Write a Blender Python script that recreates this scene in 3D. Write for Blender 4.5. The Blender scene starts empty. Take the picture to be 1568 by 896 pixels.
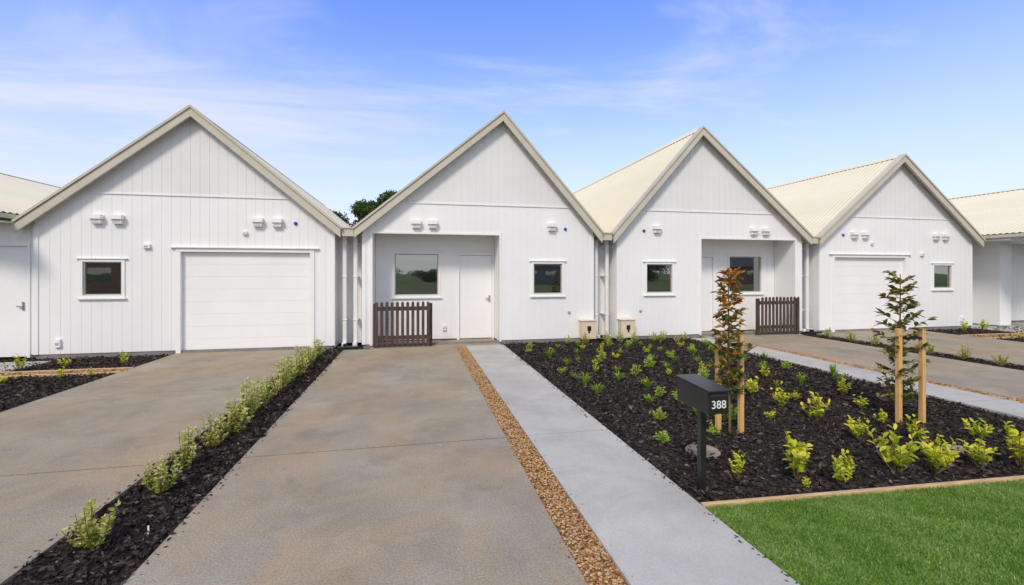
import bpy, math, random
import numpy as np
from mathutils import Vector, Matrix
random.seed(7); rng = np.random.default_rng(7)
scene = bpy.context.scene
col = scene.collection
MIR = 9.51   # row of houses is mirrored about x = MIR/2

# ------------------------------------------------------------------ materials
def new_mat(name):
    m = bpy.data.materials.new(name); m.use_nodes = True
    nt = m.node_tree; b = nt.nodes["Principled BSDF"]
    return m, nt, b
def noise_mat(name, c1, c2, scale=3.0, rough=0.6, bump=0.0, bscale=60.0, fine=0.0, fscale=200.0, spec=0.3, detail=6, lo=0.35, hi=0.65, stretch=None, metallic=0, blotches=()):
    m, nt, b = new_mat(name); N = nt.nodes; L = nt.links
    tc = N.new("ShaderNodeTexCoord"); vec = tc.outputs["Object"]
    if stretch:
        mp = N.new("ShaderNodeMapping"); mp.inputs["Scale"].default_value = stretch
        L.new(vec, mp.inputs[0]); vec = mp.outputs[0]
    n = N.new("ShaderNodeTexNoise"); n.inputs["Scale"].default_value = scale; n.inputs["Detail"].default_value = detail
    n.inputs["Roughness"].default_value = 0.6
    L.new(vec, n.inputs["Vector"])
    r = N.new("ShaderNodeValToRGB"); r.color_ramp.elements[0].position = lo; r.color_ramp.elements[1].position = hi
    r.color_ramp.elements[0].color = (*c1, 1); r.color_ramp.elements[1].color = (*c2, 1)
    L.new(n.outputs["Fac"], r.inputs["Fac"]); out = r.outputs["Color"]
    for bl in blotches:
        bc, bsc, blo, bhi, bamt = bl
        nb = N.new("ShaderNodeTexNoise"); nb.inputs["Scale"].default_value = bsc; nb.inputs["Detail"].default_value = 8; nb.inputs["Roughness"].default_value=.7; nb.inputs["Distortion"].default_value=.6
        L.new(vec, nb.inputs["Vector"])
        mb_ = N.new("ShaderNodeMapRange"); mb_.inputs[1].default_value=blo; mb_.inputs[2].default_value=bhi; mb_.inputs[3].default_value=0; mb_.inputs[4].default_value=bamt
        L.new(nb.outputs["Fac"], mb_.inputs[0])
        mxb = N.new("ShaderNodeMix"); mxb.data_type='RGBA'; L.new(mb_.outputs[0], mxb.inputs["Factor"]); L.new(out, mxb.inputs["A"]); mxb.inputs["B"].default_value=(*bc,1)
        out = mxb.outputs["Result"]
    if fine > 0:
        n2 = N.new("ShaderNodeTexNoise"); n2.inputs["Scale"].default_value = fscale; n2.inputs["Detail"].default_value = 2
        L.new(tc.outputs["Object"], n2.inputs["Vector"])
        mr = N.new("ShaderNodeMapRange"); mr.inputs[1].default_value = 0.3; mr.inputs[2].default_value = 0.7
        mr.inputs[3].default_value = 1 - fine; mr.inputs[4].default_value = 1 + fine
        L.new(n2.outputs["Fac"], mr.inputs[0])
        vm = N.new("ShaderNodeVectorMath"); vm.operation = 'MULTIPLY'
        L.new(out, vm.inputs[0]); L.new(mr.outputs[0], vm.inputs[1]); out = vm.outputs[0]
    L.new(out, b.inputs["Base Color"])
    b.inputs["Roughness"].default_value = rough; b.inputs["Specular IOR Level"].default_value = spec
    b.inputs["Metallic"].default_value = metallic
    if bump > 0:
        n3 = N.new("ShaderNodeTexNoise"); n3.inputs["Scale"].default_value = bscale; n3.inputs["Detail"].default_value = 4
        L.new(vec, n3.inputs["Vector"])
        bp = N.new("ShaderNodeBump"); bp.inputs["Strength"].default_value = bump; bp.inputs["Distance"].default_value = 0.01
        L.new(n3.outputs["Fac"], bp.inputs["Height"]); L.new(bp.outputs[0], b.inputs["Normal"])
    return m
def tint_mat(name, cols, rough=0.5, trans=0.0, spec=0.3):
    m, nt, b = new_mat(name); N = nt.nodes; L = nt.links
    at = N.new("ShaderNodeAttribute"); at.attribute_name = "tint"
    r = N.new("ShaderNodeValToRGB"); cr = r.color_ramp
    while len(cr.elements) < len(cols): cr.elements.new(0.5)
    for i, c in enumerate(cols):
        cr.elements[i].position = i / (len(cols) - 1); cr.elements[i].color = (*c, 1)
    L.new(at.outputs["Fac"], r.inputs["Fac"]); L.new(r.outputs[0], b.inputs["Base Color"])
    b.inputs["Roughness"].default_value = rough; b.inputs["Specular IOR Level"].default_value = spec
    if trans > 0:
        t = N.new("ShaderNodeBsdfTranslucent"); L.new(r.outputs[0], t.inputs["Color"])
        mx = N.new("ShaderNodeMixShader"); mx.inputs[0].default_value = trans
        L.new(b.outputs[0], mx.inputs[1]); L.new(t.outputs[0], mx.inputs[2])
        L.new(mx.outputs[0], N["Material Output"].inputs["Surface"])
    return m

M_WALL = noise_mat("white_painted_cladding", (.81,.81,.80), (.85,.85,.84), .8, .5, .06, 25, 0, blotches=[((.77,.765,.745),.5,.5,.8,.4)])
M_WALLSHADE = noise_mat("white_cladding_overhang_shade", (.73,.73,.715), (.78,.78,.765), .8, .5, .06, 25, 0)  # greyer copy of the wall paint: roof overhang shade put into the colour
M_TRIM = noise_mat("white_painted_trim", (.82,.82,.81), (.85,.85,.84), 2, .4)
M_BARGE = noise_mat("cream_grey_barge_metal", (.52,.485,.39), (.57,.53,.44), 2, .45, spec=.2)
M_ROOF = noise_mat("cream_corrugated_steel", (.72,.665,.505), (.78,.725,.56), .7, .65, stretch=(1,.2,1), spec=.08)
M_DOOR = noise_mat("white_garage_door", (.82,.82,.81), (.86,.86,.845), 1.5, .35)
M_FOUND = noise_mat("foundation_concrete", (.18,.18,.17), (.25,.24,.23), 6, .9)
M_CONC = noise_mat("driveway_concrete", (.255,.222,.170), (.37,.33,.262), .9, .85, .35, 120, .20, 75, spec=.08, lo=.3, hi=.7,
    blotches=[((.40,.285,.165),.7,.44,.72,.85),((.185,.162,.128),1.6,.48,.78,.75),((.44,.40,.335),3.2,.53,.8,.5)])
M_PATH = noise_mat("path_concrete", (.40,.388,.355), (.50,.485,.445), 1.1, .8, .25, 120, .08, 90, spec=.08, blotches=[((.31,.295,.26),1.5,.48,.78,.8)])
M_METALW = noise_mat("downpipe_white", (.76,.76,.74), (.79,.79,.77), 3, .35)
M_BLACK = noise_mat("black_powder_coat", (.012,.012,.013), (.02,.02,.021), 5, .3, .1, 300, spec=.5)
M_BLUE = noise_mat("blue_plastic", (.02,.05,.5), (.03,.07,.6), 5, .4)
M_BEIGE = noise_mat("meter_box_beige", (.68,.56,.42), (.74,.62,.48), 5, .5)
M_ALU = noise_mat("window_aluminium", (.40,.38,.33), (.46,.44,.38), 5, .35)
M_STEEL = noise_mat("brushed_steel", (.5,.5,.5), (.6,.6,.6), 5, .3, metallic=1)
M_FENCE = noise_mat("dark_stained_timber", (.05,.034,.028), (.11,.074,.06), 3, .65, .3, 60, stretch=(8,8,1))
M_STAKE = noise_mat("pale_pine", (.60,.34,.12), (.74,.46,.19), 5, .65, .2, 60, stretch=(10,10,1))
M_EDGE = noise_mat("timber_edging_wood", (.45,.30,.15), (.66,.47,.27), 5, .7, .3, 60, stretch=(1,10,10))
M_MULCHBASE = noise_mat("mulch_soil", (.014,.011,.010), (.035,.028,.025), 30, .9, .8, 60)
M_MULCH = tint_mat("mulch_chips", [(.014,.011,.010),(.038,.030,.026),(.08,.064,.055),(.23,.19,.16)], .75, spec=.2)
M_PEB = tint_mat("pebbles", [(.12,.055,.02),(.36,.18,.065),(.47,.27,.11),(.56,.41,.25),(.24,.14,.08)], .7, spec=.15)
M_GRBASE = noise_mat("gravel_bed", (.18,.09,.035), (.34,.18,.08), 40, .9, .6, 80)
M_LAWN = noise_mat("lawn_soil_green", (.07,.14,.018), (.12,.23,.035), 9, .9, .8, 120)
M_BLADE = tint_mat("grass_blades", [(.085,.17,.02),(.18,.32,.045),(.27,.42,.08),(.48,.52,.25)], .65, .35, .12)
M_GROUND = noise_mat("ground_field", (.04,.075,.018), (.10,.13,.04), .25, .95, .5, 8)
M_ASPH = noise_mat("asphalt", (.04,.04,.042), (.06,.06,.06), 4, .9, .3, 150, .2, 200)
M_STEM = noise_mat("plant_stem", (.12,.09,.04), (.20,.15,.07), 20, .7)
M_HEDGE = tint_mat("variegated_leaves", [(.15,.20,.03),(.33,.39,.06),(.54,.55,.13),(.72,.68,.34)], .55, .35, .2)
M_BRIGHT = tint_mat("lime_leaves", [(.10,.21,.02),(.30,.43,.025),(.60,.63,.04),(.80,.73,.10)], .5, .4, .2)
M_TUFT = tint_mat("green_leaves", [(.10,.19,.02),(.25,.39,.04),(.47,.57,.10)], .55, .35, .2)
M_MAG1 = tint_mat("magnolia_leaves_rusty", [(.06,.12,.02),(.13,.19,.03),(.24,.20,.04),(.48,.18,.03),(.68,.30,.06)], .4, .25, .4)
M_MAG2 = tint_mat("magnolia_leaves", [(.05,.10,.02),(.13,.20,.035),(.32,.18,.045),(.24,.30,.06)], .4, .25, .4)
M_TREE = tint_mat("tree_leaves", [(.025,.05,.012),(.06,.10,.02),(.11,.16,.03)], .55, .2)
M_BARK = noise_mat("bark", (.09,.065,.045), (.16,.12,.09), 12, .9, .5, 30)
M_BROWN = noise_mat("brown_brick", (.26,.13,.07), (.38,.20,.12), 6, .85)
M_DKROOF = noise_mat("dark_roof", (.05,.05,.055), (.07,.07,.075), 4, .6)
M_COVER = noise_mat("cover_concrete",(.26,.21,.15),(.38,.32,.23),8,.8,.3,80)

def glass_mat():
    m, nt, b = new_mat("window_glass"); N = nt.nodes; L = nt.links
    b.inputs["Base Color"].default_value = (.012,.013,.012,1); b.inputs["Roughness"].default_value = .08
    g = N.new("ShaderNodeBsdfGlossy"); g.inputs["Roughness"].default_value = .01; g.inputs["Color"].default_value = (.85,.88,.84,1)
    tc = N.new("ShaderNodeTexCoord"); n = N.new("ShaderNodeTexNoise"); n.inputs["Scale"].default_value = 1.6
    bp = N.new("ShaderNodeBump"); bp.inputs["Strength"].default_value = .05; bp.inputs["Distance"].default_value = .02
    L.new(tc.outputs["Object"], n.inputs["Vector"]); L.new(n.outputs["Fac"], bp.inputs["Height"]); L.new(bp.outputs[0], g.inputs["Normal"])
    mx = N.new("ShaderNodeMixShader"); mx.inputs[0].default_value = .36
    L.new(b.outputs[0], mx.inputs[1]); L.new(g.outputs[0], mx.inputs[2]); L.new(mx.outputs[0], N["Material Output"].inputs["Surface"])
    return m
M_GLASS = glass_mat()

# ------------------------------------------------------------------ builders
class MB:
    def __init__(s, mirror=False): s.v=[]; s.f=[]; s.mi=[]; s.mats=[]; s.mir=mirror; s.cur=0
    def mat(s, m):
        if m not in s.mats: s.mats.append(m)
        s.cur = s.mats.index(m); return s
    def add(s, vs, fs):
        o=len(s.v); s.v += [tuple(v) for v in vs]; s.f += [tuple(i+o for i in f) for f in fs]; s.mi += [s.cur]*len(fs)
    def box(s, x0,x1,y0,y1,z0,z1):
        s.add([(x0,y0,z0),(x1,y0,z0),(x1,y1,z0),(x0,y1,z0),(x0,y0,z1),(x1,y0,z1),(x1,y1,z1),(x0,y1,z1)],
              [(0,3,2,1),(4,5,6,7),(0,1,5,4),(1,2,6,5),(2,3,7,6),(3,0,4,7)])
    def prism(s, poly, y0, y1):
        n=len(poly)
        s.add([(x,y0,z) for x,z in poly]+[(x,y1,z) for x,z in poly],
              [tuple(range(n)), tuple(range(2*n-1,n-1,-1))]+[(i+n, (i+1)%n+n, (i+1)%n, i) for i in range(n)])
    def tube(s, pts, rad, k=6):
        pts=[Vector(p) for p in pts]; rings=[]
        for i,p in enumerate(pts):
            d=(pts[min(i+1,len(pts)-1)]-pts[max(i-1,0)]).normalized()
            a=d.orthogonal().normalized(); b=d.cross(a)
            rings.append([p+(a*math.cos(t)+b*math.sin(t))*rad[i] for t in [2*math.pi*j/k for j in range(k)]])
        vs=[v for r in rings for v in r]; fs=[]
        for i in range(len(pts)-1):
            for j in range(k):
                fs.append((i*k+j, i*k+(j+1)%k, (i+1)*k+(j+1)%k, (i+1)*k+j))
        fs.append(tuple(range(k))[::-1]); fs.append(tuple((len(pts)-1)*k+j for j in range(k)))
        s.add(vs,fs)
    def mesh(s, name, smooth=False, fix=True):
        v=s.v; f=s.f
        if s.mir: v=[(MIR-x,y,z) for x,y,z in v]; f=[t[::-1] for t in f]
        me=bpy.data.meshes.new(name); me.from_pydata(v,[],f)
        for m in s.mats: me.materials.append(m)
        me.polygons.foreach_set("material_index", s.mi)
        if smooth: me.polygons.foreach_set("use_smooth",[True]*len(f))
        me.update(); return me
    def obj(s, name, parent=None, bevel=0, smooth=False):
        ob=bpy.data.objects.new(name, s.mesh(name, smooth)); col.objects.link(ob)
        if parent:
            ob.parent=parent; ob.matrix_parent_inverse=Matrix.Translation(-Vector(parent.location))
        if bevel:
            md=ob.modifiers.new("bevel","BEVEL"); md.width=bevel; md.segments=2; md.limit_method='ANGLE'
        return ob
def empty(name, loc):
    e=bpy.data.objects.new(name,None); e.location=loc; col.objects.link(e); e.empty_display_size=.3; return e

def tint_mesh(name, V, F, tint, mats, mi=None):
    me=bpy.data.meshes.new(name); me.from_pydata(np.asarray(V).tolist(),[],F if isinstance(F,list) else F.tolist())
    for m in mats: me.materials.append(m)
    a=me.attributes.new("tint","FLOAT","FACE"); a.data.foreach_set("value",np.asarray(tint,dtype=np.float32))
    if mi is not None: me.polygons.foreach_set("material_index",mi)
    me.update(); return me
def nrm(a): return a/np.maximum(np.linalg.norm(a,axis=1,keepdims=True),1e-9)
def leaf_arrays(c, d, ln, wd, fold=.25, droop=.0):
    n=len(c); d=nrm(d); r=rng.normal(size=(n,3)); r[:,2]*=.5
    s=nrm(np.cross(d,r)); u=nrm(np.cross(s,d))
    ln=ln[:,None]; wd=wd[:,None]
    mid=c+d*ln*.5
    a=c; b=mid+s*wd*.5+u*wd*fold; t=c+d*ln-np.array([0,0,1])*ln*droop; e=mid-s*wd*.5+u*wd*fold
    V=np.stack([a,b,t,e],1).reshape(-1,3)
    i=np.arange(n)*4
    F=np.stack([np.stack([i,i+1,i+2],1),np.stack([i,i+2,i+3],1)],1).reshape(-1,3)
    return V,F
def leaf6(c, d, ln, wd, fold=.2, droop=.12):
    n=len(c); d=nrm(d); r=np.column_stack([rng.normal(0,.35,(n,2)),np.ones(n)])
    s=nrm(np.cross(d,r)); u=nrm(np.cross(s,d)); ln=ln[:,None]; wd=wd[:,None]; g=np.array([0,0,1.])
    p1=c+d*ln*.35; p2=c+d*ln*.72-g*ln*droop*.4; t=c+d*ln-g*ln*droop
    V=np.stack([c,p1+s*wd*.46+u*wd*fold,p2+s*wd*.40+u*wd*fold*.8,t,p2-s*wd*.40+u*wd*fold*.8,p1-s*wd*.46+u*wd*fold,p1,p2],1).reshape(-1,3)
    i=np.arange(n)*8
    tri=lambda a,b,c_: np.stack([i+a,i+b,i+c_],1)
    F=np.stack([tri(0,1,6),tri(0,6,5),tri(1,2,7),tri(1,7,6),tri(6,7,4),tri(6,4,5),tri(2,3,7),tri(7,3,4)],1).reshape(-1,3)
    return V,F
def combine(stem, V, F, tint, name, mleaf, mstem):
    sv=stem.v; off=len(sv)
    faces=[tuple(f) for f in stem.f]+(F+off).tolist()
    verts=np.vstack([np.array(sv).reshape(-1,3),V])
    t=np.concatenate([np.zeros(len(stem.f)),tint])
    mi=[1]*len(stem.f)+[0]*len(F)
    return tint_mesh(name,verts,faces,t,[mleaf,mstem],mi)

def shrub_mesh(name,h,w,nst,nl,ll,lw,mleaf,bright=.5,upright=1.0,tlo=.2,hi=False):
    st=MB(); cs=[];ds=[];ts=[]
    for k in range(nst):
        a=rng.uniform(0,6.28); lean=rng.uniform(.05,1)*w/2; hh=h*rng.uniform(.45,1.0)*(1-.3*lean/(w/2))
        p0=Vector((math.cos(a)*.012,math.sin(a)*.012,0)); p2=Vector((math.cos(a)*lean,math.sin(a)*lean,hh))
        p1=(p0+p2)/2+Vector((math.cos(a)*lean*.15,math.sin(a)*lean*.15,-.02*h))
        st.tube([p0,p1,p2],[.004,.003,.0015],4)
        for j in range(nl):
            t=rng.uniform(tlo,1.02); q=(1-t)**2*p0+2*t*(1-t)*p1+t*t*p2
            aa=rng.uniform(0,6.28)
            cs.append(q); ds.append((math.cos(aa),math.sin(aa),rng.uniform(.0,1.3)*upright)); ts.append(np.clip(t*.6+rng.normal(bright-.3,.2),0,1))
    c=np.array([tuple(x) for x in cs]); d=np.array(ds); n=len(c)
    if hi:
        V,F=leaf6(c,d,ll*rng.uniform(.6,1.2,n),lw*rng.uniform(.7,1.2,n)); rep=8
    else:
        V,F=leaf_arrays(c,d,ll*rng.uniform(.6,1.2,n),lw*rng.uniform(.7,1.2,n),.2,.1); rep=2
    return combine(st,V,F,np.repeat(ts,rep),name,mleaf,M_STEM)
def tuft_mesh(name,h,w,n,mleaf):
    V=[];F=[];T=[]
    for k in range(n):
        a=rng.uniform(0,6.28); out=rng.uniform(.15,1)*w/2; hh=h*rng.uniform(.55,1.05)*(1-.35*out/(w/2)); wd=rng.uniform(.006,.011)
        ca,sa=math.cos(a),math.sin(a); o=len(V); side=np.array([-sa,ca,0])
        for i,t in enumerate((0,.35,.7,1.0)):
            r=.01+out*t**1.5; z=hh*(1-(1-t)**1.7)*(1-.12*t*t)
            c=np.array([ca*r,sa*r,z]); ww=wd*(1-.75*t*t)
            V+= [c-side*ww, c+side*ww]
        for i in range(3): F.append((o+2*i,o+2*i+1,o+2*i+3,o+2*i+2)); T.append(np.clip(.3+.25*i+rng.normal(0,.15),0,1))
    return tint_mesh(name,np.array(V),F,T,[mleaf])
def inst(name,me,x,y,z=-.03,s=1,rot=None,sz=None):
    o=bpy.data.objects.new(name,me); o.location=(x,y,z); o.scale=(s,s,(sz or s)*random.uniform(.85,1.15)); o.rotation_euler=(0,0,random.uniform(0,6.28) if rot is None else rot)
    col.objects.link(o); return o

# ------------------------------------------------------------------ house parts
YF=10.9
def boards(mb, xl, xr, z0, topf, y, openings=(), pitch=.18, gap=.005, dep=.005, extra=()):
    edges=[xl]
    k0=math.floor(xl/pitch)+1
    while k0*pitch<xr-.02:
        if k0*pitch>xl+.02: edges.append(k0*pitch)
        k0+=1
    edges.append(xr); seams=set(round(e,4) for e in edges)
    allx=sorted(set([round(e,4) for e in edges]+[round(o[i],4) for o in openings for i in (0,1) if xl<o[i]<xr]+[round(e,4) for e in extra]))
    for a,b in zip(allx[:-1],allx[1:]):
        if b-a<.002: continue
        segs=[]; cur=z0
        for o in sorted([o for o in openings if o[0]<=a+.001 and o[1]>=b-.001], key=lambda o:o[2]):
            if o[2]>cur: segs.append((cur,o[2],False))
            cur=max(cur,o[3])
        segs.append((cur,None,True))
        aa=a+gap/2 if a in seams else a; bb=b-gap/2 if b in seams else b
        for s0,s1,top in segs:
            za=max(s0,topf(aa)) if top else s1; zb=max(s0,topf(bb)) if top else s1
            if max(za,zb)<=s0+.002: continue
            ta=max(s0,topf(a)) if top else s1; tb=max(s0,topf(b)) if top else s1
            mb.add([(aa,y,s0),(bb,y,s0),(bb,y,zb),(aa,y,za)],[(0,1,2,3)])
            if b in seams: mb.add([(bb,y,s0),(bb,y+dep,s0),(bb,y+dep,zb),(bb,y,zb)],[(0,1,2,3)])
            if a in seams: mb.add([(aa,y+dep,s0),(aa,y,s0),(aa,y,za),(aa,y+dep,za)],[(0,1,2,3)])
            mb.add([(aa,y,s0),(aa,y+dep,s0),(bb,y+dep,s0),(bb,y,s0)],[(0,1,2,3)])
            mb.add([(a,y+dep,s0),(b,y+dep,s0),(b,y+dep,tb),(a,y+dep,ta)],[(0,1,2,3)])

def window(par, mir, x0,x1,z0,z1,y, sash=None):
    e=MB(mir).mat(M_TRIM)
    w=.055; yo=y-.022
    e.box(x0-w,x0,yo,y+.09,z0-w,z1+w); e.box(x1,x1+w,yo,y+.09,z0-w,z1+w)
    e.box(x0,x1,yo,y+.09,z1,z1+w); e.box(x0,x1,yo,y+.09,z0-w,z0)
    e.box(x0-w-.05,x1+w+.05,y-.045,y-.002,z1+w+.002,z1+w+.02)
    e.box(x0-w-.03,x1+w+.03,y-.05,y-.002,z0-w-.025,z0-w-.002)
    e.obj("window_trim",par)
    e=MB(mir).mat(M_ALU); f=.026
    e.box(x0,x0+f,y+.01,y+.06,z0,z1); e.box(x1-f,x1,y+.01,y+.06,z0,z1)
    e.box(x0+f,x1-f,y+.01,y+.06,z1-f,z1); e.box(x0+f,x1-f,y+.01,y+.06,z0,z0+f)
    e.obj("window_frame",par)
    e=MB(mir).mat(M_GLASS); e.box(x0+f,x1-f,y+.035,y+.045,z0+f,z1-f); e.obj("window_glass",par)
def wall_light(par, mir, x, z, y=YF):
    e=MB(mir).mat(M_TRIM)
    e.box(x-.11,x+.11,y-.12,y-.002,z+.0,z+.09)
    e.box(x-.085,x+.085,y-.09,y-.002,z-.09,z-.004)
    e.mat(M_ALU); e.box(x-.07,x+.07,y-.094,y-.088,z-.075,z-.06); e.box(x-.07,x+.07,y-.094,y-.088,z-.045,z-.03)
    e.obj("wall_light",par,bevel=.006)
def small_box(par,mir,nm,x,z,w,h,d,m,y=YF):
    e=MB(mir).mat(m); e.box(x-w/2,x+w/2,y-d,y-.001,z-h/2,z+h/2)
    e.mat(M_ALU); e.box(x-w*.3,x+w*.3,y-d-.004,y-d+.002,z-h*.25,z+h*.1)
    e.obj(nm,par,bevel=.005)
def blue_dot(par,mir,x,z):
    e=MB(mir).mat(M_BLUE); e.tube([(x,YF-.001,z),(x,YF-.03,z),(x,YF-.045,z)],[.038,.036,.02],14); e.obj("alarm_sensor",par)

def roof(par, mir, xl,zl, xp,zp, xr,zr, y0,y1, rakes=True):
    e=MB(mir).mat(M_ROOF); A=.011; P=.152; n=int((y1-y0)/P*6)
    ys=[y0+(y1-y0)*i/n for i in range(n+1)]
    for (xe,ze) in ((xl,zl),(xr,zr)):
        vs=[];fs=[]
        for y in ys:
            o=A*math.sin(2*math.pi*(y-y0)/P)+.02
            vs+= [(xp,y,zp+o),(xe,y,ze+o)]
        for i in range(n):
            q=(2*i,2*i+1,2*i+3,2*i+2); fs.append(q if xe<xp else q[::-1])
        e.add(vs,fs)
    e.obj("corrugated_roof",par,smooth=True)
    e=MB(mir).mat(M_BARGE)
    for (xe,ze) in ((xl,zl),(xr,zr)):
        sgn=1 if xe<xp else -1
        q=[(xp,y0+.03,zp-.06),(xe,y0+.03,ze-.06),(xe,y1,ze-.06),(xp,y1,zp-.06)]
        e.add(q,[(0,1,2,3) if sgn<0 else (3,2,1,0)])
        e.box(min(xe,xe-sgn*.06),max(xe,xe-sgn*.06),y0+.06,y1,ze-.10,ze-.01)
        if rakes:
            dx=xe-xp; dz=ze-zp; l=math.hypot(dx,dz); wv=.145*l/abs(dx)
            poly=[(xp,zp-.0),(xe,ze-.0),(xe,ze-wv),(xp,zp-wv)]
            if xe>xp: poly=poly[::-1]
            e.prism(poly,y0-.02,y0+.03)
            t=.045*l/abs(dx)
            poly=[(xp,zp+.05),(xe-sgn*.03,ze+.05),(xe-sgn*.03,ze+.05-t),(xp,zp+.05-t)]
            if xe>xp: poly=poly[::-1]
            e.prism(poly,y0-.045,y0+.14)
    e.obj("barge_boards",par)
    e=MB(mir).mat(M_ROOF)
    s=.12
    sl=(zp-zl)/(xp-xl); sr=(zp-zr)/(xr-xp)
    e.add([(xp-s,y0+.12,zp-s*sl+.045),(xp,y0+.12,zp+.05),(xp+s,y0+.12,zp-s*sr+.045),(xp-s,y1,zp-s*sl+.045),(xp,y1,zp+.05),(xp+s,y1,zp-s*sr+.045)],[(0,1,4,3),(1,2,5,4)])
    e.obj("ridge_cap",par)

ZFL=3.34
def shell(par,mir,wl,wr,xl,zl,xp,zp,xr,zr,ops):
    def top(x):
        z = zl+(zp-zl)*(x-xl)/(xp-xl) if x<xp else zr+(zp-zr)*(xr-x)/(xr-xp)
        return z-.08
    e=MB(mir).mat(M_WALL)
    e.add([(wl,YF+.014,0),(wl,24.8,0),(wl,24.8,top(wl)),(wl,YF+.014,top(wl))],[(3,2,1,0)])
    e.add([(wr,YF+.014,0),(wr,24.8,0),(wr,24.8,top(wr)),(wr,YF+.014,top(wr))],[(0,1,2,3)])
    e.add([(wl,24.8,0),(wr,24.8,0),(wr,24.8,top(wr)),(xp,24.8,top(xp)),(wl,24.8,top(wl))],[(4,3,2,1,0)])
    e.obj("side_walls",par)
    xa=xl+(ZFL+.08-zl)*(xp-xl)/(zp-zl); xb=xr-(ZFL+.08-zr)*(xr-xp)/(zp-zr)
    e=MB(mir).mat(M_WALL); boards(e,wl,wr,.06,lambda x:min(top(x),ZFL),YF,ops,extra=(xa,xb)); e.obj("front_cladding",par)
    e=MB(mir).mat(M_WALLSHADE); boards(e,xa,xb,ZFL,top,YF+.004,(),extra=(xp,)); e.obj("gable_cladding",par)
    e=MB(mir).mat(M_TRIM)
    e.box(wl-.012,wl+.07,YF-.014,YF+.07,.06,top(wl)-.12); e.box(wr-.07,wr+.012,YF-.014,YF+.07,.06,top(wr)-.12)
    e.box(xa+.1,xb-.1,YF-.02,YF-.001,ZFL-.012,ZFL+.012)
    e.obj("corner_trim",par)
    e=MB(mir).mat(M_FOUND); e.box(wl+.02,wr-.02,YF+.016,YF+.06,-.1,.055); e.obj("foundation",par)
    return top

def garage_house(mir):
    xl,xr,xp=-7.65,-1.63,-4.60; zl=zr=2.68; zp=5.17; wl,wr=-7.46,-1.79
    cx=MIR+4.65 if mir else -4.65
    P=empty("white_gable_house",(cx,YF,0))
    roof(P,mir,xl,zl,xp,zp,xr,zr,YF-.18,25)
    ops=[(-6.63,-5.94,1.24,1.93),(-4.86,-2.30,-1,2.15)]
    shell(P,mir,wl,wr,xl,zl,xp,zp,xr,zr,ops)
    window(P,mir,*ops[0][:2],*ops[0][2:],YF)
    e=MB(mir).mat(M_TRIM)
    e.box(-4.95,-4.86,YF-.025,YF+.12,0.0,2.15); e.box(-2.30,-2.21,YF-.025,YF+.12,0.0,2.15)
    e.box(-4.95,-2.21,YF-.025,YF+.12,2.152,2.23); e.box(-5.05,-2.11,YF-.06,YF-.002,2.232,2.255)
    e.obj("garage_door_frame",P)
    e=MB(mir).mat(M_DOOR)
    for i in range(8):
        z0=.015+i*.2675; e.box(-4.858,-2.302,YF+.07,YF+.11,z0,z0+(.2645 if i%2 else .2655))
    e.box(-4.858,-2.302,YF+.076,YF+.12,.01,2.15)
    e.mat(M_BLACK); e.box(-4.858,-2.302,YF+.06,YF+.1,0.0,.014)
    e.obj("garage_door",P,bevel=.002)
    for x in (-6.37,-6.0,-3.36,-2.97): wall_light(P,mir,x,2.80)
    blue_dot(P,mir,-2.6,2.80)
    small_box(P,mir,"vent_cover",-5.48,2.26,.13,.09,.06,M_TRIM)
    small_box(P,mir,"sensor_light",-3.62,2.57,.09,.07,.06,M_TRIM)
    small_box(P,mir,"outdoor_socket",-7.05,.28,.10,.16,.05,M_TRIM)
    return P

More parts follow.
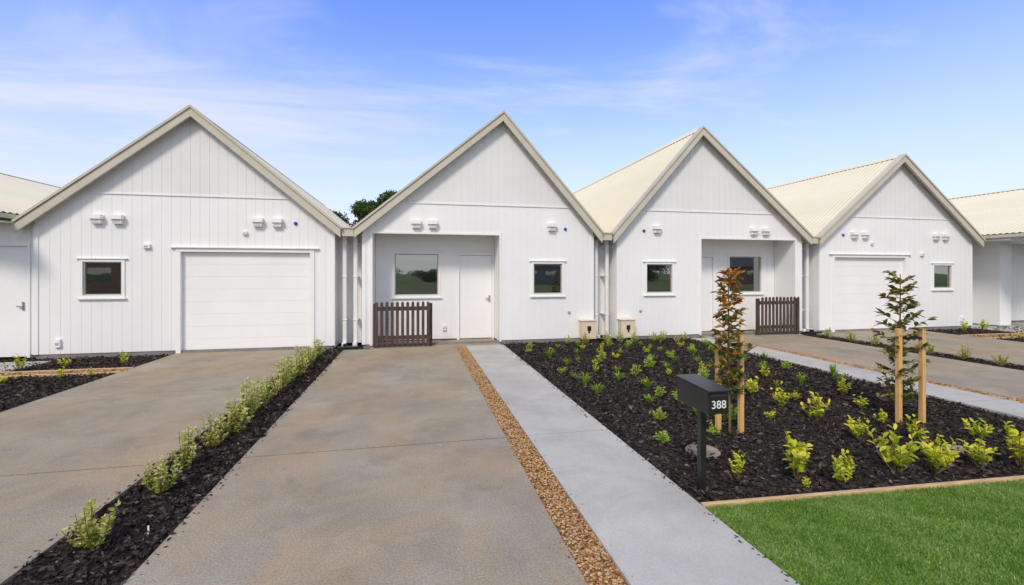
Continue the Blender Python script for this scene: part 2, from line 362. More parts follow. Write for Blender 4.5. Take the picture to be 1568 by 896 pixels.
def entry_house(mir):
    xl,xr,xp=-1.34,4.60,2.08; zl=zr=2.68; zp=5.55; wl,wr=-1.18,4.43
    P=empty("white_gable_house",(MIR-1.6 if mir else 1.6,YF,0))
    roof(P,mir,xl,zl,xp,zp,xr,zr,YF-.18,25)
    PT=2.66
    po=(-.96,2.0,-1,PT); win=(2.86,3.60,1.18,1.93)
    shell(P,mir,wl,wr,xl,zl,xp,zp,xr,zr,[po,win])
    window(P,mir,*win,YF)
    YB=YF+.75
    e=MB(mir).mat(M_WALL)
    w2=(-.50,.57,1.14,2.18); d2=(1.10,1.95,-1,2.16)
    boards(e,-.96,2.0,.03,lambda x:PT,YB,[w2,d2]); 
    e.box(-1.1,-.965,YF+.02,YB+.02,0,PT); e.box(2.0,2.12,YF+.02,YB+.02,.03,PT)
    e.box(-1.1,2.12,YF+.02,YB+.1,PT+.002,PT+.08)
    e.obj("porch_walls",P)
    e=MB(mir).mat(M_TRIM)
    e.box(-.96,2.0,YF-.012,YF+.05,PT-.045,PT+.005); e.box(-1.02,-.96,YF-.016,YF+.05,.03,PT+.03); e.box(2.0,2.05,YF-.016,YF+.05,.03,PT+.03)
    e.obj("porch_trim",P)
    window(P,mir,*w2,YB)
    e=MB(mir).mat(M_TRIM)
    e.box(1.04,1.10,YB-.02,YB+.08,0,2.16); e.box(1.95,1.995,YB-.02,YB+.08,0,2.16); e.box(1.04,1.995,YB-.02,YB+.08,2.162,2.22)
    e.box(1.0,1.998,YB-.05,YB-.003,2.222,2.24)
    e.obj("door_frame",P)
    e=MB(mir).mat(M_DOOR); e.box(1.103,1.947,YB+.03,YB+.07,.02,2.155)
    for x in (1.12,1.32,1.525,1.73): e.box(x,x+.195,YB+.026,YB+.034,.04,2.14)
    e.mat(M_STEEL); e.box(1.86,1.90,YB+.005,YB+.024,.95,1.13); e.box(1.77,1.89,YB-.025,YB-.008,1.03,1.052); e.box(1.87,1.89,YB-.02,YB+.01,1.03,1.052)
    e.obj("front_door",P,bevel=.002)
    for x in (0.02,.40,3.32): wall_light(P,mir,x,2.84)
    blue_dot(P,mir,3.68,2.80)
    small_box(P,mir,"outdoor_socket",.72,.32,.09,.14,.05,M_TRIM,YB)
    small_box(P,mir,"tap_cover",3.78,.72,.06,.05,.04,M_ALU)
    e=MB(mir).mat(M_BEIGE); e.box(4.04,4.42,YF-.24,YF-.025,.06,.50); e.box(4.02,4.44,YF-.26,YF-.022,.50,.525)
    e.mat(M_BLACK); e.box(4.18,4.28,YF-.246,YF-.238,.26,.38); e.box(4.20,4.25,YF-.246,YF-.238,.20,.255)
    e.tube([(4.14,YF-.1,-.05),(4.14,YF-.1,.06)],[.025,.025],8)
    e.obj("meter_box",P,bevel=.006)
    return P

garage_house(False); entry_house(False); entry_house(True); garage_house(True)

def end_house(mir):
    P=empty("white_gable_house",(MIR+12 if mir else -12,YF,0))
    roof(P,mir,-18.2,2.87,-13,4.87,-7.82,2.87,9.9 if not mir else 9.0,25)
    Yw=10.97 if not mir else 11.75
    e=MB(mir).mat(M_WALL)
    boards(e,-18,-7.5,.06,lambda x:2.72,Yw,[(-8.45,-7.62,-1,2.24)]); 
    e.add([(-18,Yw,2.7),(-8,Yw,2.7),(-13,Yw,4.7)],[(0,1,2)])
    e.box(-7.5,-7.44,Yw,12.6,0,2.7)
    if mir: e.box(-9.1,-8.62,10.9,11.7,.03,2.7)
    e.obj("front_cladding",P)
    e=MB(mir).mat(M_TRIM)
    e.box(-8.51,-8.45,Yw-.02,Yw+.08,0,2.3); e.box(-7.62,-7.57,Yw-.02,Yw+.08,0,2.3); e.box(-8.45,-7.62,Yw-.02,Yw+.08,2.24,2.3)
    e.box(-18,-7.85,10.2,Yw-.002,2.69,2.72)
    if mir: e.box(-9.4,-9.25,10.2,10.35,0,2.69); e.box(-12.4,-12.25,10.2,10.35,0,2.69)
    e.obj("door_frame",P)
    e=MB(mir).mat(M_DOOR); e.box(-8.448,-7.622,Yw+.03,Yw+.06,.02,2.238)
    e.mat(M_STEEL); e.box(-7.72,-7.69,Yw+.01,Yw+.03,.95,1.12); e.box(-7.80,-7.70,Yw-.015,Yw+.0,1.02,1.04)
    e.obj("side_door",P)
    e=MB(mir).mat(M_FOUND); e.box(-18,-8.52,Yw+.016,Yw+.06,-.1,.06); e.obj("foundation",P)
end_house(False); end_house(True)

def infill(x0,x1,pipes):
    P=empty("connecting_wall",((x0+x1)/2,11.5,0))
    e=MB().mat(M_WALL); boards(e,x0,x1,.03,lambda x:2.62,11.45,[]); e.obj("infill_cladding",P)
    e=MB().mat(M_BARGE); e.box(x0-.02,x1+.02,11.2,25,2.58,2.66); 
    xc=(x0+x1)/2
    e.box(xc-.13,xc+.13,YF-.14,YF+.12,2.53,2.70); e.box(xc-.155,xc+.155,YF-.165,YF+.145,2.70,2.725)
    e.obj("box_gutter",P)
    e=MB().mat(M_METALW)
    for p in pipes:
        e.box(p-.045,p+.045,11.1,11.17,.05,2.55)
        for z in (.6,1.6,2.4): e.box(p-.055,p+.055,11.09,11.45,z,z+.03)
        e.box(p-.045,p+.045,10.95,11.17,.02,.10)
    e.obj("downpipes",P,bevel=.01)
    e=MB().mat(M_BLACK); e.box(xc-.22,xc+.22,10.72,10.86,-.03,.05); e.box(xc-.1,xc-.03,10.74,10.84,.05,.11); e.obj("gully_trap",P,bevel=.01)
infill(-1.79,-1.18,(-1.60,-1.36)); infill(4.43,5.08,(4.60,4.90)); infill(MIR+1.18,MIR+1.79,(MIR+1.36,MIR+1.60))

# ------------------------------------------------------------------ picket fences
def fence(mir):
    e=MB(mir).mat(M_FENCE); n=11; x0,x1=-.90,.36; p=(x1-x0)/n
    for i in range(n):
        x=x0+i*p+.012; h=1.05+random.uniform(-.006,.006)
        w=.066
        e.add([(x,10.66,.05),(x+w,10.66,.05),(x+w,10.682,.05),(x,10.682,.05),(x,10.66,h-.03),(x+w,10.66,h-.03),(x+w,10.682,h-.03),(x,10.682,h-.03),(x+w/2,10.66,h),(x+w/2,10.682,h)],
              [(0,1,5,8,4),(3,7,9,6,2),(1,2,6,5),(0,4,7,3),(5,6,9,8),(4,8,9,7),(0,3,2,1)])
    e.box(x0,x1,10.684,10.73,.18,.27); e.box(x0,x1,10.684,10.73,.84,.93)
    e.box(x0-.03,x0+.04,10.732,10.81,-.05,1.0); e.box(x1-.04,x1+.03,10.732,10.81,-.05,1.0)
    e.obj("picket_fence")
fence(False); fence(True)

# ------------------------------------------------------------------ ground, slabs
e=MB().mat(M_GROUND); e.add([(-900,-900,-.14),(900,-900,-.14),(900,900,-.14),(-900,900,-.14)],[(0,1,2,3)]); e.obj("ground")
def slabs(name,x0,x1,ys,m,z=0,bev=.002,g=.010):
    e=MB().mat(m)
    for i,(a,b) in enumerate(zip(ys[:-1],ys[1:])): e.box(x0,x1,a+(g if i else 0),b-(g if i<len(ys)-2 else .002),-.13,z)
    ob=e.obj(name,bevel=bev)
    f=MB().mat(M_MULCHBASE)
    for y in ys[1:-1]: f.box(x0+.003,x1-.003,y-g+.001,y+g-.001,-.12,z-.006)
    if len(ys)>2:
        c=f.obj("joint_filler"); c.parent=ob
    return ob
J=[-1.5,1.85,4.62,7.40]
slabs("driveway",-1.56,.92,J+[10.60],M_CONC); slabs("porch_floor",-1.0,1.99,[10.61,11.75],M_CONC)
slabs("driveway",-4.95,-2.22,J+[10.98],M_CONC)
slabs("footpath",1.15,2.05,J+[10.60],M_PATH,.003,g=.008)
slabs("driveway",7.97,10.35,J+[10.60],M_CONC); slabs("porch_floor",7.52,10.5,[10.61,11.75],M_CONC)
slabs("footpath",7.0,7.75,J+[10.60],M_PATH,.003,g=.008)
slabs("driveway",11.0,14.6,J+[10.98],M_CONC)
slabs("footpath",-12,-6.9,[9.55,10.5],M_PATH,-.005); slabs("footpath",17.0,22,[9.7,11.7],M_PATH,-.005)
slabs("street_footpath",-60,70,[-3.0,-1.51],M_PATH,0)
e=MB().mat(M_ASPH); e.box(-200,200,-12,-5,-.2,-.12); e.obj("road")
e=MB().mat(M_PATH); e.box(-200,200,-4.998,-4.8,-.2,0.0); e.box(-200,200,-12.2,-12.002,-.2,0.0); e.obj("kerb",bevel=.02)
e=MB().mat(M_LAWN); e.box(-60,70,-4.79,-3.01,-.13,-.02); e.obj("grass_berm")

nx,ny=380,160
gx=np.linspace(-14,24,nx); gy=np.linspace(-1.49,11.5,ny)
X,Y=np.meshgrid(gx,gy); Z=-.045+.018*rng.random(X.shape)+.008*np.sin(X*5)*np.cos(Y*4)
V=np.stack([X,Y,Z],-1).reshape(-1,3); ii,jj=np.meshgrid(np.arange(nx-1),np.arange(ny-1)); k=(jj*nx+ii).ravel()
F=np.stack([k,k+1,k+nx+1,k+nx],1)
me=bpy.data.meshes.new("garden_bed_mulch"); me.from_pydata(V.tolist(),[],F.tolist()); me.materials.append(M_MULCHBASE)
o=bpy.data.objects.new("garden_bed_mulch",me); col.objects.link(o)
pts=[];sz=[];zz_=[]
def edgeY(x): return 2.98-.055*(x-2.05)
for x0,x1,y0,y1,den in [(-2.23,-1.55,1.5,5,2600),(-2.23,-1.55,5,10.9,1300),(2.04,6.99,2.7,5,2000),(2.04,6.99,5,7.5,1200),(2.04,6.99,7.5,10.85,800),
                        (10.36,10.99,4,10.9,500),(-9,-4.96,6,9.08,700),(-9,-4.96,9.42,10.85,600),(14.61,19,6,10.85,350)]:
    n=int((x1-x0)*(y1-y0)*den); p=np.stack([rng.uniform(x0,x1,n),rng.uniform(y0,y1,n)],1)
    if x0==2.04: p=p[p[:,1]>edgeY(p[:,0])+.03]
    pts.append(p); sz.append(np.full(len(p),1.15 if den>1400 else 1.5)); zz_.append(np.full(len(p),-.026))
for xe,s_,n in ((-1.56,1,220),(-2.22,-1,220),(2.05,-1,200)):
    p=np.stack([xe+s_*np.abs(rng.normal(0,.035,n)),rng.uniform(2,10.6,n)],1); pts.append(p); sz.append(np.full(n,.6)); zz_.append(np.full(n,.016))
p=np.vstack(pts); s=np.concatenate(sz); n=len(p)
c=np.column_stack([p,np.concatenate(zz_)+rng.uniform(-.012,.022,n)]); 
c[:,2]=np.where(np.concatenate(zz_)>0,.006,c[:,2])
d=np.column_stack([rng.normal(size=(n,2)),rng.normal(0,.3,n)]); d[:,2]=np.where(np.concatenate(zz_)>0,0.02,d[:,2])
V,F=leaf_arrays(c,d,s*rng.uniform(.02,.06,n),s*rng.uniform(.012,.028,n),.15)
tn=np.clip(rng.beta(1.4,2.6,n),0,1)
o=bpy.data.objects.new("mulch_chips",tint_mesh("mulch_chips",V,F,np.repeat(tn,2),[M_MULCH])); col.objects.link(o); o.parent=bpy.data.objects["garden_bed_mulch"]

def gravel(name,x0,x1,y0,y1,den,size):
    P=MB().mat(M_GRBASE); P.box(x0+.002,x1-.002,y0,y1,-.12,-.022); base=P.obj(name)
    n=int((x1-x0)*(y1-y0)*den)
    oc=np.array([(1,0,0),(-1,0,0),(0,1,0),(0,-1,0),(0,0,1),(0,0,-1)],float)
    f=np.array([(0,2,4),(2,1,4),(1,3,4),(3,0,4),(2,0,5),(1,2,5),(3,1,5),(0,3,5)])
    C=np.column_stack([rng.uniform(x0+.008,x1-.008,n),rng.uniform(y0,y1,n),rng.uniform(-.022,-.002,n)])
    m=n//45; C[:m,0]=np.where(rng.random(m)<.5,x0-np.abs(rng.normal(0,.03,m)),x1+np.abs(rng.normal(0,.03,m))); C[:m,2]=.005
    S=size*rng.uniform(.5,1.3,(n,1,1))*np.concatenate([rng.uniform(.7,1.2,(n,1,2)),rng.uniform(.45,.8,(n,1,1))],2)
    S[:m]*=.6
    a=rng.uniform(0,6.28,n); R=np.zeros((n,3,3)); R[:,0,0]=np.cos(a);R[:,0,1]=-np.sin(a);R[:,1,0]=np.sin(a);R[:,1,1]=np.cos(a);R[:,2,2]=1
    V=np.einsum('nij,nkj->nki',R,(oc[None]*S+rng.normal(0,size*.12,(n,6,3))))+C[:,None,:]
    F=(f[None]+(np.arange(n)*6)[:,None,None]).reshape(-1,3)
    me=tint_mesh(name+"_pebbles",V.reshape(-1,3),F,np.repeat(rng.random(n),8),[M_PEB])
    o=bpy.data.objects.new("pebbles",me); col.objects.link(o); o.parent=base
gravel("gravel_strip",.92,1.15,1.5,10.6,7000,.011)
gravel("gravel_strip",7.75,7.97,3,10.6,3500,.014)
gravel("gravel_path",-9,-4.96,9.1,9.4,1500,.016)
gravel("gravel_path",14.65,19,9.1,9.6,900,.018)

e=MB().mat(M_EDGE)
xs=[2.06+i*(7.0-2.06)/6 for i in range(7)]
for a,b in zip(xs[:-1],xs[1:]):
    a2,b2=a+.002,b-.002
    e.add([(a2,edgeY(a)-.018,-.1),(b2,edgeY(b)-.018,-.1),(b2,edgeY(b)+.018,-.1),(a2,edgeY(a)+.018,-.1),
           (a2,edgeY(a)-.018,.008),(b2,edgeY(b)-.018,.008),(b2,edgeY(b)+.018,.008),(a2,edgeY(a)+.018,.008)],
          [(0,3,2,1),(4,5,6,7),(0,1,5,4),(1,2,6,5),(2,3,7,6),(3,0,4,7)])
e.obj("timber_edging",bevel=.004)
for (a,b,y) in ((-9,-4.96,9.07),(-9,-4.96,9.43),(14.62,19,9.07),(14.62,19,9.63)):
    e=MB().mat(M_EDGE); e.box(a,b,y-.02,y+.02,-.1,.005); e.obj("timber_edging",bevel=.003)

e=MB().mat(M_LAWN)
e.add([(2.052,-1.5,-.02),(6.99,-1.5,-.02),(6.99,edgeY(6.99)-.02,-.02),(2.052,edgeY(2.052)-.02,-.02)],[(0,1,2,3)])
lawn=e.obj("lawn")
n=200000
p=np.column_stack([rng.uniform(2.05,5.4,n),rng.uniform(.9,2.99,n)]); p=p[p[:,1]<edgeY(p[:,0])-.02]
p=p[p[:,0]<1.76*p[:,1]+1.2]; n=len(p)
c=np.column_stack([p,np.full(n,-.022)]); d=np.column_stack([rng.normal(0,.75,(n,2)),np.ones(n)])
patch=np.sin(p[:,0]*7+np.sin(p[:,1]*5)*2)*np.cos(p[:,1]*6+p[:,0]*2)+.7*np.sin(p[:,0]*23+p[:,1]*9)*np.sin(p[:,1]*19-p[:,0]*6)
V,F=leaf_arrays(c,d,rng.uniform(.015,.036,n),rng.uniform(.003,.0055,n),.1)
tn=np.clip(rng.normal(.5,.26,n)+.14*patch,0,1)
o=bpy.data.objects.new("grass_blades",tint_mesh("grass_blades",V,F,np.repeat(tn,2),[M_BLADE])); col.objects.link(o); o.parent=lawn

# ------------------------------------------------------------------ plants
HM=[shrub_mesh("strip_shrub_mesh",.36,.28,16,30,.036,.018,M_HEDGE,.55,tlo=.1) for _ in range(3)]
ys=[2.5,3.33,4.05,4.53,5.0,5.42,5.85,6.3,6.75,7.2,7.65,8.1,8.55,9.0,9.45,9.9]
for i,y in enumerate(ys):
    inst("shrub",HM[i%3],-1.95+random.uniform(-.04,.04),y,s=random.uniform(1.0,1.15) if y<5.2 else random.uniform(1.15,1.4))
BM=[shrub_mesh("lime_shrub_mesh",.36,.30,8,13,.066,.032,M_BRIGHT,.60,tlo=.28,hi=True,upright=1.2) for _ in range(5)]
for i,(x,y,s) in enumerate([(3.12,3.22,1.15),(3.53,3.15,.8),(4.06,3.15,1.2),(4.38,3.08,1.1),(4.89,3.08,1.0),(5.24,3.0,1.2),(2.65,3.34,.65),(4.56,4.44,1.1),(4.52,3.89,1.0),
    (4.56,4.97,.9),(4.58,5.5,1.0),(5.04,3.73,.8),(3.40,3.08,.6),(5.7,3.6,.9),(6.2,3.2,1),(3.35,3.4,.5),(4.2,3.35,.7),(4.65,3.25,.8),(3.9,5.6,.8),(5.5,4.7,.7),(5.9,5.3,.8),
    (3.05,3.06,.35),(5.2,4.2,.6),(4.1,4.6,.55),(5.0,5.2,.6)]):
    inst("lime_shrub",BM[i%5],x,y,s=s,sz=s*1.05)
TM=[tuft_mesh("ground_cover_mesh",.20,.24,38,M_TUFT) for _ in range(3)]
TS=[shrub_mesh("ground_cover_shrub_mesh",.17,.18,10,10,.055,.019,M_TUFT,.65,1.4) for _ in range(2)]
k=0
for iy,y in enumerate(np.arange(4.3,10.5,.52)):
    for ix,x in enumerate(np.arange(2.4,6.9,.54)):
        xx=x+random.uniform(-.17,.17)+(.27 if iy%2 else 0); yy=y+random.uniform(-.17,.17)
        if xx>6.85 or (xx>3.9 and yy<5.6) or random.random()<.12: continue
        k+=1; q=random.random()
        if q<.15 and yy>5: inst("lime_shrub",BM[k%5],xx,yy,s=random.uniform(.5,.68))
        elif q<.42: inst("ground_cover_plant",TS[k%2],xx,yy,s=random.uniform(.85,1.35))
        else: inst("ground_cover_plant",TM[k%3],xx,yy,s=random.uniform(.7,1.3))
for x in np.arange(3.7,6.9,.42): inst("shrub",HM[int(x*7)%3],x+random.uniform(-.1,.1),10.45,s=random.uniform(.7,1.0))
for y in np.arange(5.2,10.6,.6): inst("shrub",HM[int(y*7)%3],10.68,y,s=.95)
for (x,y,s) in [(-6.9,9.75,.9),(-6.3,9.9,.8),(-5.35,9.85,.8),(-5.6,8.7,.6),(-5.9,7.8,1.1),(-5.3,8.9,.5),(-6.3,8.6,.6)]: inst("lime_shrub",BM[int(abs(x*10))%4],x,y,s=s)
for (x,y,s) in [(15.1,8.6,.9),(15.0,7.6,.9),(15.6,10.2,1),(16.5,10.3,1),(17.4,8.5,1),(16.2,8.4,.9)]: inst("lime_shrub",BM[int(abs(x*10))%4],x,y,s=s)

def sapling(x,y,H,mleaf,r,seed,lo=.35,n_br=26,lpb=13):
    st=MB(); cs=[];ds=[];ts=[]
    rs=random.Random(seed)
    tr=[(0.01*math.sin(3*t+seed),.012*math.cos(2*t+seed),t*H) for t in np.linspace(0,1,9)]
    st.tube(tr,[.014-.010*i/8 for i in range(9)],7)
    for k in range(n_br):
        t=lo+(1-lo)*(k+.5)/n_br; z=H*t*.97; a=k*2.4+rs.uniform(-.4,.4)
        rr=r*(1.0-.55*((t-lo)/(1-lo))**1.4)*rs.uniform(.5,1.15)
        if t<lo+.12: rr*=.8
        q0=Vector((0,0,z)); q1=Vector((math.cos(a)*rr,math.sin(a)*rr,z+rr*rs.uniform(.3,.9)))
        st.tube([q0,(q0+q1)/2+Vector((0,0,-.01)),q1],[.004,.003,.002],4)
        for j in range(lpb):
            u=rs.uniform(.15,1.05); q=q0.lerp(q1,u); aa=a+rs.uniform(-1.8,1.8)
            cs.append(tuple(q)); ds.append((math.cos(aa),math.sin(aa),rs.uniform(-.3,1.2)))
            ts.append(min(1,max(0,rs.random()*.75+.25*(t-.4))) if seed==5 else min(1,max(0,rs.gauss(.10+.68*t,.26))))
    c=np.array(cs);d=np.array(ds);n=len(c)
    V,F=leaf6(c,d,rng.uniform(.06,.115,n),rng.uniform(.032,.052,n),.2,.12)
    me=combine(st,V,F,np.repeat(ts,8),"magnolia_sapling",mleaf,M_STEM)
    o=bpy.data.objects.new("magnolia_sapling",me); o.location=(x,y,-.03); col.objects.link(o)
def stake(x,y,z1,tx,ty):
    e=MB().mat(M_STAKE); w=.024
    e.add([(x-w,y-w,-.1),(x+w,y-w,-.1),(x+w,y+w,-.1),(x-w,y+w,-.1),(x-w,y-w,z1),(x+w,y-w,z1),(x+w,y+w,z1+.004),(x-w,y+w,z1+.004)],
          [(0,3,2,1),(4,5,6,7),(0,1,5,4),(1,2,6,5),(2,3,7,6),(3,0,4,7)])
    o=e.obj("wooden_stake",bevel=.003)
    t=MB().mat(M_BLACK)
    v=Vector((tx-x,ty-y,0)); nrmv=Vector((-v.y,v.x,0)).normalized()*.028
    z=z1-.12; vs=[]
    for q in (Vector((x,y,z))-nrmv,Vector((tx,ty,z))-nrmv,Vector((tx,ty,z))+nrmv,Vector((x,y,z))+nrmv): vs+= [q,q+Vector((0,0,.03))]
    t.add(vs,[(0,2,3,1),(2,4,5,3),(4,6,7,5),(6,0,1,7)])
    c=t.obj("tree_tie"); c.parent=o
sapling(3.30,4.30,1.78,M_MAG1,.21,3,lo=.22,n_br=48,lpb=14)
stake(3.46,4.32,1.03,3.30,4.30); stake(3.27,4.44,.98,3.30,4.30)
sapling(5.55,4.26,1.72,M_MAG2,.27,5,lo=.08,n_br=54,lpb=13)
stake(5.42,4.18,1.06,5.55,4.26); stake(5.69,4.13,1.06,5.55,4.26)

# ------------------------------------------------------------------ letterbox
L=empty("letterbox",(2.21,3.2,0))
e=MB().mat(M_BLACK); e.box(2.185,2.235,3.175,3.225,-.03,.645); e.box(2.15,2.27,3.14,3.26,-.04,-.015); e.obj("post",L,bevel=.003)
DZ=-.055
e=MB().mat(M_BLACK); x0,x1,y0,y1=2.125,2.30,3.0,3.41
e.add([(x0,y0,.70+DZ),(x1,y0,.70+DZ),(x1,y1,.70+DZ),(x0,y1,.70+DZ),(x0,y0,.865+DZ),(x1,y0,.865+DZ),(x1,y1,.89+DZ),(x0,y1,.89+DZ)],
      [(0,3,2,1),(4,5,6,7),(0,1,5,4),(1,2,6,5),(2,3,7,6),(3,0,4,7)])
e.obj("box_body",L,bevel=.006)
e=MB().mat(M_BLACK)
e.add([(x0-.012,y0-.03,.872+DZ),(x1+.012,y0-.03,.872+DZ),(x1+.012,y1+.01,.897+DZ),(x0-.012,y1+.01,.897+DZ),(x0-.012,y0-.03,.884+DZ),(x1+.012,y0-.03,.884+DZ),(x1+.012,y1+.01,.909+DZ),(x0-.012,y1+.01,.909+DZ)],
      [(0,3,2,1),(4,5,6,7),(0,1,5,4),(1,2,6,5),(2,3,7,6),(3,0,4,7)])
e.obj("lid",L,bevel=.004)
e=MB().mat(noise_mat("slot_grey",(.04,.04,.04),(.05,.05,.05),4,.4)); e.box(x0+.02,x1-.02,y0-.003,y0+.01,.835+DZ,.85+DZ); e.obj("slot",L)
tcu=bpy.data.curves.new("number_text","FONT"); tcu.body="388"; tcu.size=.085; tcu.extrude=.0015; tcu.align_x='CENTER'
tcu.materials.append(M_METALW)
to=bpy.data.objects.new("house_number",tcu); col.objects.link(to); to.rotation_euler=(math.radians(90),0,0); to.location=((x0+x1)/2,y0-.004,.745+DZ)
to.parent=L; to.matrix_parent_inverse=Matrix.Translation(-Vector(L.location))

e=MB().mat(M_COVER)
e.tube([(2.71,3.91,-.1),(2.71,3.91,-.010),(2.71,3.91,-.004)],[.16,.16,.152],28); e.tube([(2.71,3.91,-.003),(2.71,3.91,.003)],[.11,.108],28); e.obj("drain_cover")
e=MB().mat(M_COVER); e.box(5.0,5.28,3.38,3.5,-.05,-.005); e.obj("toby_box_lid",bevel=.01)
e=MB().mat(M_TRIM); e.box(-1.72,-1.71,3.42,3.422,-.04,.04); e.obj("plant_label")

# ------------------------------------------------------------------ distant trees / surroundings
def tree(x,y,h,r,n,ls,low=.45):
    st=MB(); st.tube([(0,0,0),(.1,0,h*.3),(0,.1,h*.6)],[.3,.22,.12],8)
    blobs=[]
    for k in range(14):
        a=rng.uniform(0,6.28); q=rng.uniform(0,.75)*r; z=h*rng.uniform(low,.9)
        if k<3: q*=.4; z=h*.88
        b=np.array([math.cos(a)*q,math.sin(a)*q,z]); blobs.append((b,r*rng.uniform(.3,.5)))
        st.tube([(0,0,h*.3),tuple(b*np.array([.5,.5,.8])),tuple(b)],[.12,.08,.03],5)
    cs=[];ts=[]
    for b,rad in blobs:
        m=n//14; v=nrm(rng.normal(size=(m,3)))*rad*(rng.random((m,1))**.35); v[:,2]*=.75; cs.append(b+v)
        ts.append(np.clip(.3+.5*v[:,2]/rad+rng.normal(0,.2,m),0,1))
    c=np.vstack(cs); t=np.concatenate(ts); d=rng.normal(size=c.shape)
    V,F=leaf_arrays(c,d,ls*rng.uniform(.6,1.3,len(c)),ls*.6*rng.uniform(.6,1.2,len(c)))
    me=combine(st,V,F,np.repeat(t,2),"tree",M_TREE,M_BARK)
    o=bpy.data.objects.new("tree",me); o.location=(x,y,-.1); col.objects.link(o); return o
tree(-1.8,40,9.0,2.8,10000,.24); tree(-3.8,41,8.1,2.4,8000,.24); tree(-7.4,42,7.3,2.6,6000,.24)
base=tree(-60,-75,6,6,3500,.6,low=.12)
for i in range(30):
    o=bpy.data.objects.new("tree",base.data); o.location=(-90+i*7+random.uniform(-3,3),-72+random.uniform(-14,8),-.1)
    s=random.uniform(.5,.95); o.scale=(s*1.3,s*1.3,s*random.uniform(.6,1)); o.rotation_euler=(0,0,random.uniform(0,6)); col.objects.link(o)
def far_house(nm,x,y,w,d,h,mw,mr):
    P=empty(nm,(x,y,0))
    e=MB().mat(mw); e.box(x-w/2,x+w/2,y-d/2,y+d/2,-.1,h); e.obj("walls",P)
    e=MB().mat(mr); o=.5
    e.add([(x-w/2-o,y-d/2-o,h),(x+w/2+o,y-d/2-o,h),(x+w/2+o,y+d/2+o,h),(x-w/2-o,y+d/2+o,h),(x-w/2+2,y,h+2),(x+w/2-2,y,h+2)],
          [(0,1,5,4),(2,3,4,5),(1,2,5),(3,0,4),(3,2,1,0)]); e.obj("hip_roof",P)
    e=MB().mat(M_GLASS)
    for k in (-.3,.05,.3): e.box(x+k*w-.8,x+k*w+.8,y+d/2-.02,y+d/2+.02,1,2.1)
    e.obj("windows",P)
far_house("brick_house",-25,-24,13,8,3.6,M_BROWN,M_DKROOF)
far_house("brick_house",18,-54,12,9,2.8,M_FOUND,M_DKROOF)
far_house("brick_house",62,-50,16,9,2.8,M_BROWN,M_DKROOF)

# ------------------------------------------------------------------ world + sun
el=math.radians(44); az=math.radians(-150)
w=bpy.data.worlds.new("World"); scene.world=w; w.use_nodes=True; nt=w.node_tree; N=nt.nodes; Lk=nt.links
def math_node(op,a,b=None,c=None,clamp=False):
    m=N.new("ShaderNodeMath"); m.operation=op; m.use_clamp=clamp
    for i,v in enumerate((a,b,c)):
        if v is None: continue
        if isinstance(v,(int,float)): m.inputs[i].default_value=v
        else: Lk.new(v,m.inputs[i])
    return m.outputs[0]
def mrange(v,a,b,c,d):
    r=N.new("ShaderNodeMapRange"); r.interpolation_type='SMOOTHSTEP'
    for i,x in enumerate((a,b,c,d)): r.inputs[i+1].default_value=x
    Lk.new(v,r.inputs[0]); return r.outputs[0]
bg=N["Background"]; bg.inputs["Strength"].default_value=.15
sky=N.new("ShaderNodeTexSky"); sky.sky_type='NISHITA'; sky.sun_disc=False; sky.sun_elevation=el; sky.sun_rotation=az
sky.air_density=1.0; sky.dust_density=.6; sky.ozone_density=3.0
gr=N.new("ShaderNodeVectorMath"); gr.operation='MULTIPLY'; gr.inputs[1].default_value=(1.25,1.38,2.05); Lk.new(sky.outputs[0],gr.inputs[0])
tc=N.new("ShaderNodeTexCoord"); sp=N.new("ShaderNodeSeparateXYZ"); Lk.new(tc.outputs["Generated"],sp.inputs[0])
zz=math_node('MAXIMUM',math_node('ADD',sp.outputs["Z"],.12),.05)
dv=N.new("ShaderNodeVectorMath"); dv.operation='DIVIDE'
cb=N.new("ShaderNodeCombineXYZ")
for i in range(3): Lk.new(zz,cb.inputs[i])
Lk.new(tc.outputs["Generated"],dv.inputs[0]); Lk.new(cb.outputs[0],dv.inputs[1])
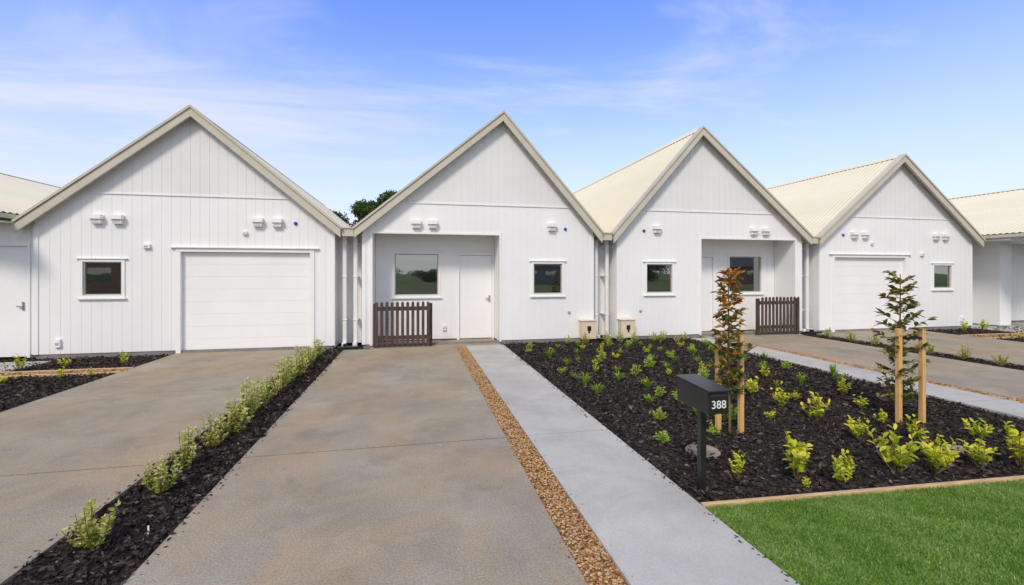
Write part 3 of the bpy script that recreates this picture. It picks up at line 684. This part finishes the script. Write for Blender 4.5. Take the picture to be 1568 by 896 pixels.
mp=N.new("ShaderNodeMapping"); mp.inputs["Scale"].default_value=(.5,1.1,0); mp.inputs["Rotation"].default_value=(0,0,.55); mp.inputs["Location"].default_value=(3.1,1.7,0)
Lk.new(dv.outputs[0],mp.inputs[0])
n1=N.new("ShaderNodeTexNoise"); n1.inputs["Scale"].default_value=1.3; n1.inputs["Detail"].default_value=10; n1.inputs["Roughness"].default_value=.58; n1.inputs["Distortion"].default_value=.7
Lk.new(mp.outputs[0],n1.inputs["Vector"])
# thin cloud ahead, thicker cover to the left, overhead and behind the viewpoint
bias=math_node('ADD', math_node('ADD', mrange(sp.outputs["X"],.45,-.55,-.09,.08), mrange(sp.outputs["Y"],.25,-.4,0,.28)), mrange(sp.outputs["Z"],.62,.85,0,.15))
cl=mrange(math_node('ADD',n1.outputs["Fac"],bias),.43,.74,0,.80)
hz=mrange(sp.outputs["Z"],0.0,.52,.80,0.0)
inv=math_node('MULTIPLY',math_node('SUBTRACT',1,cl),math_node('SUBTRACT',1,hz))
fac=math_node('SUBTRACT',1,inv,clamp=True)
mx=N.new("ShaderNodeMix"); mx.data_type='RGBA'; Lk.new(fac,mx.inputs["Factor"])
Lk.new(gr.outputs[0],mx.inputs["A"]); mx.inputs["B"].default_value=(5.65,5.7,5.9,1)
Lk.new(mx.outputs["Result"],bg.inputs["Color"])

sl=bpy.data.lights.new("sun","SUN"); sl.energy=2.4; sl.angle=math.radians(12); sl.color=(1,.91,.77)
so=bpy.data.objects.new("sun",sl); col.objects.link(so)
dirv=Vector((math.sin(az)*math.cos(el),math.cos(az)*math.cos(el),math.sin(el)))
so.rotation_euler=dirv.to_track_quat('Z','Y').to_euler(); so.location=(0,0,20)

# ------------------------------------------------------------------ camera
cd=bpy.data.cameras.new("camera"); cam=bpy.data.objects.new("camera",cd); col.objects.link(cam)
cd.lens=16.0; cd.sensor_width=36; cd.shift_y=-.0191; cd.clip_end=2500; cd.clip_start=.05
cam.location=(0,0,1.7); cam.rotation_euler=(math.radians(90),0,math.radians(-12))
scene.camera=cam
scene.view_settings.view_transform='Standard'; scene.view_settings.look='None'; scene.view_settings.exposure=0
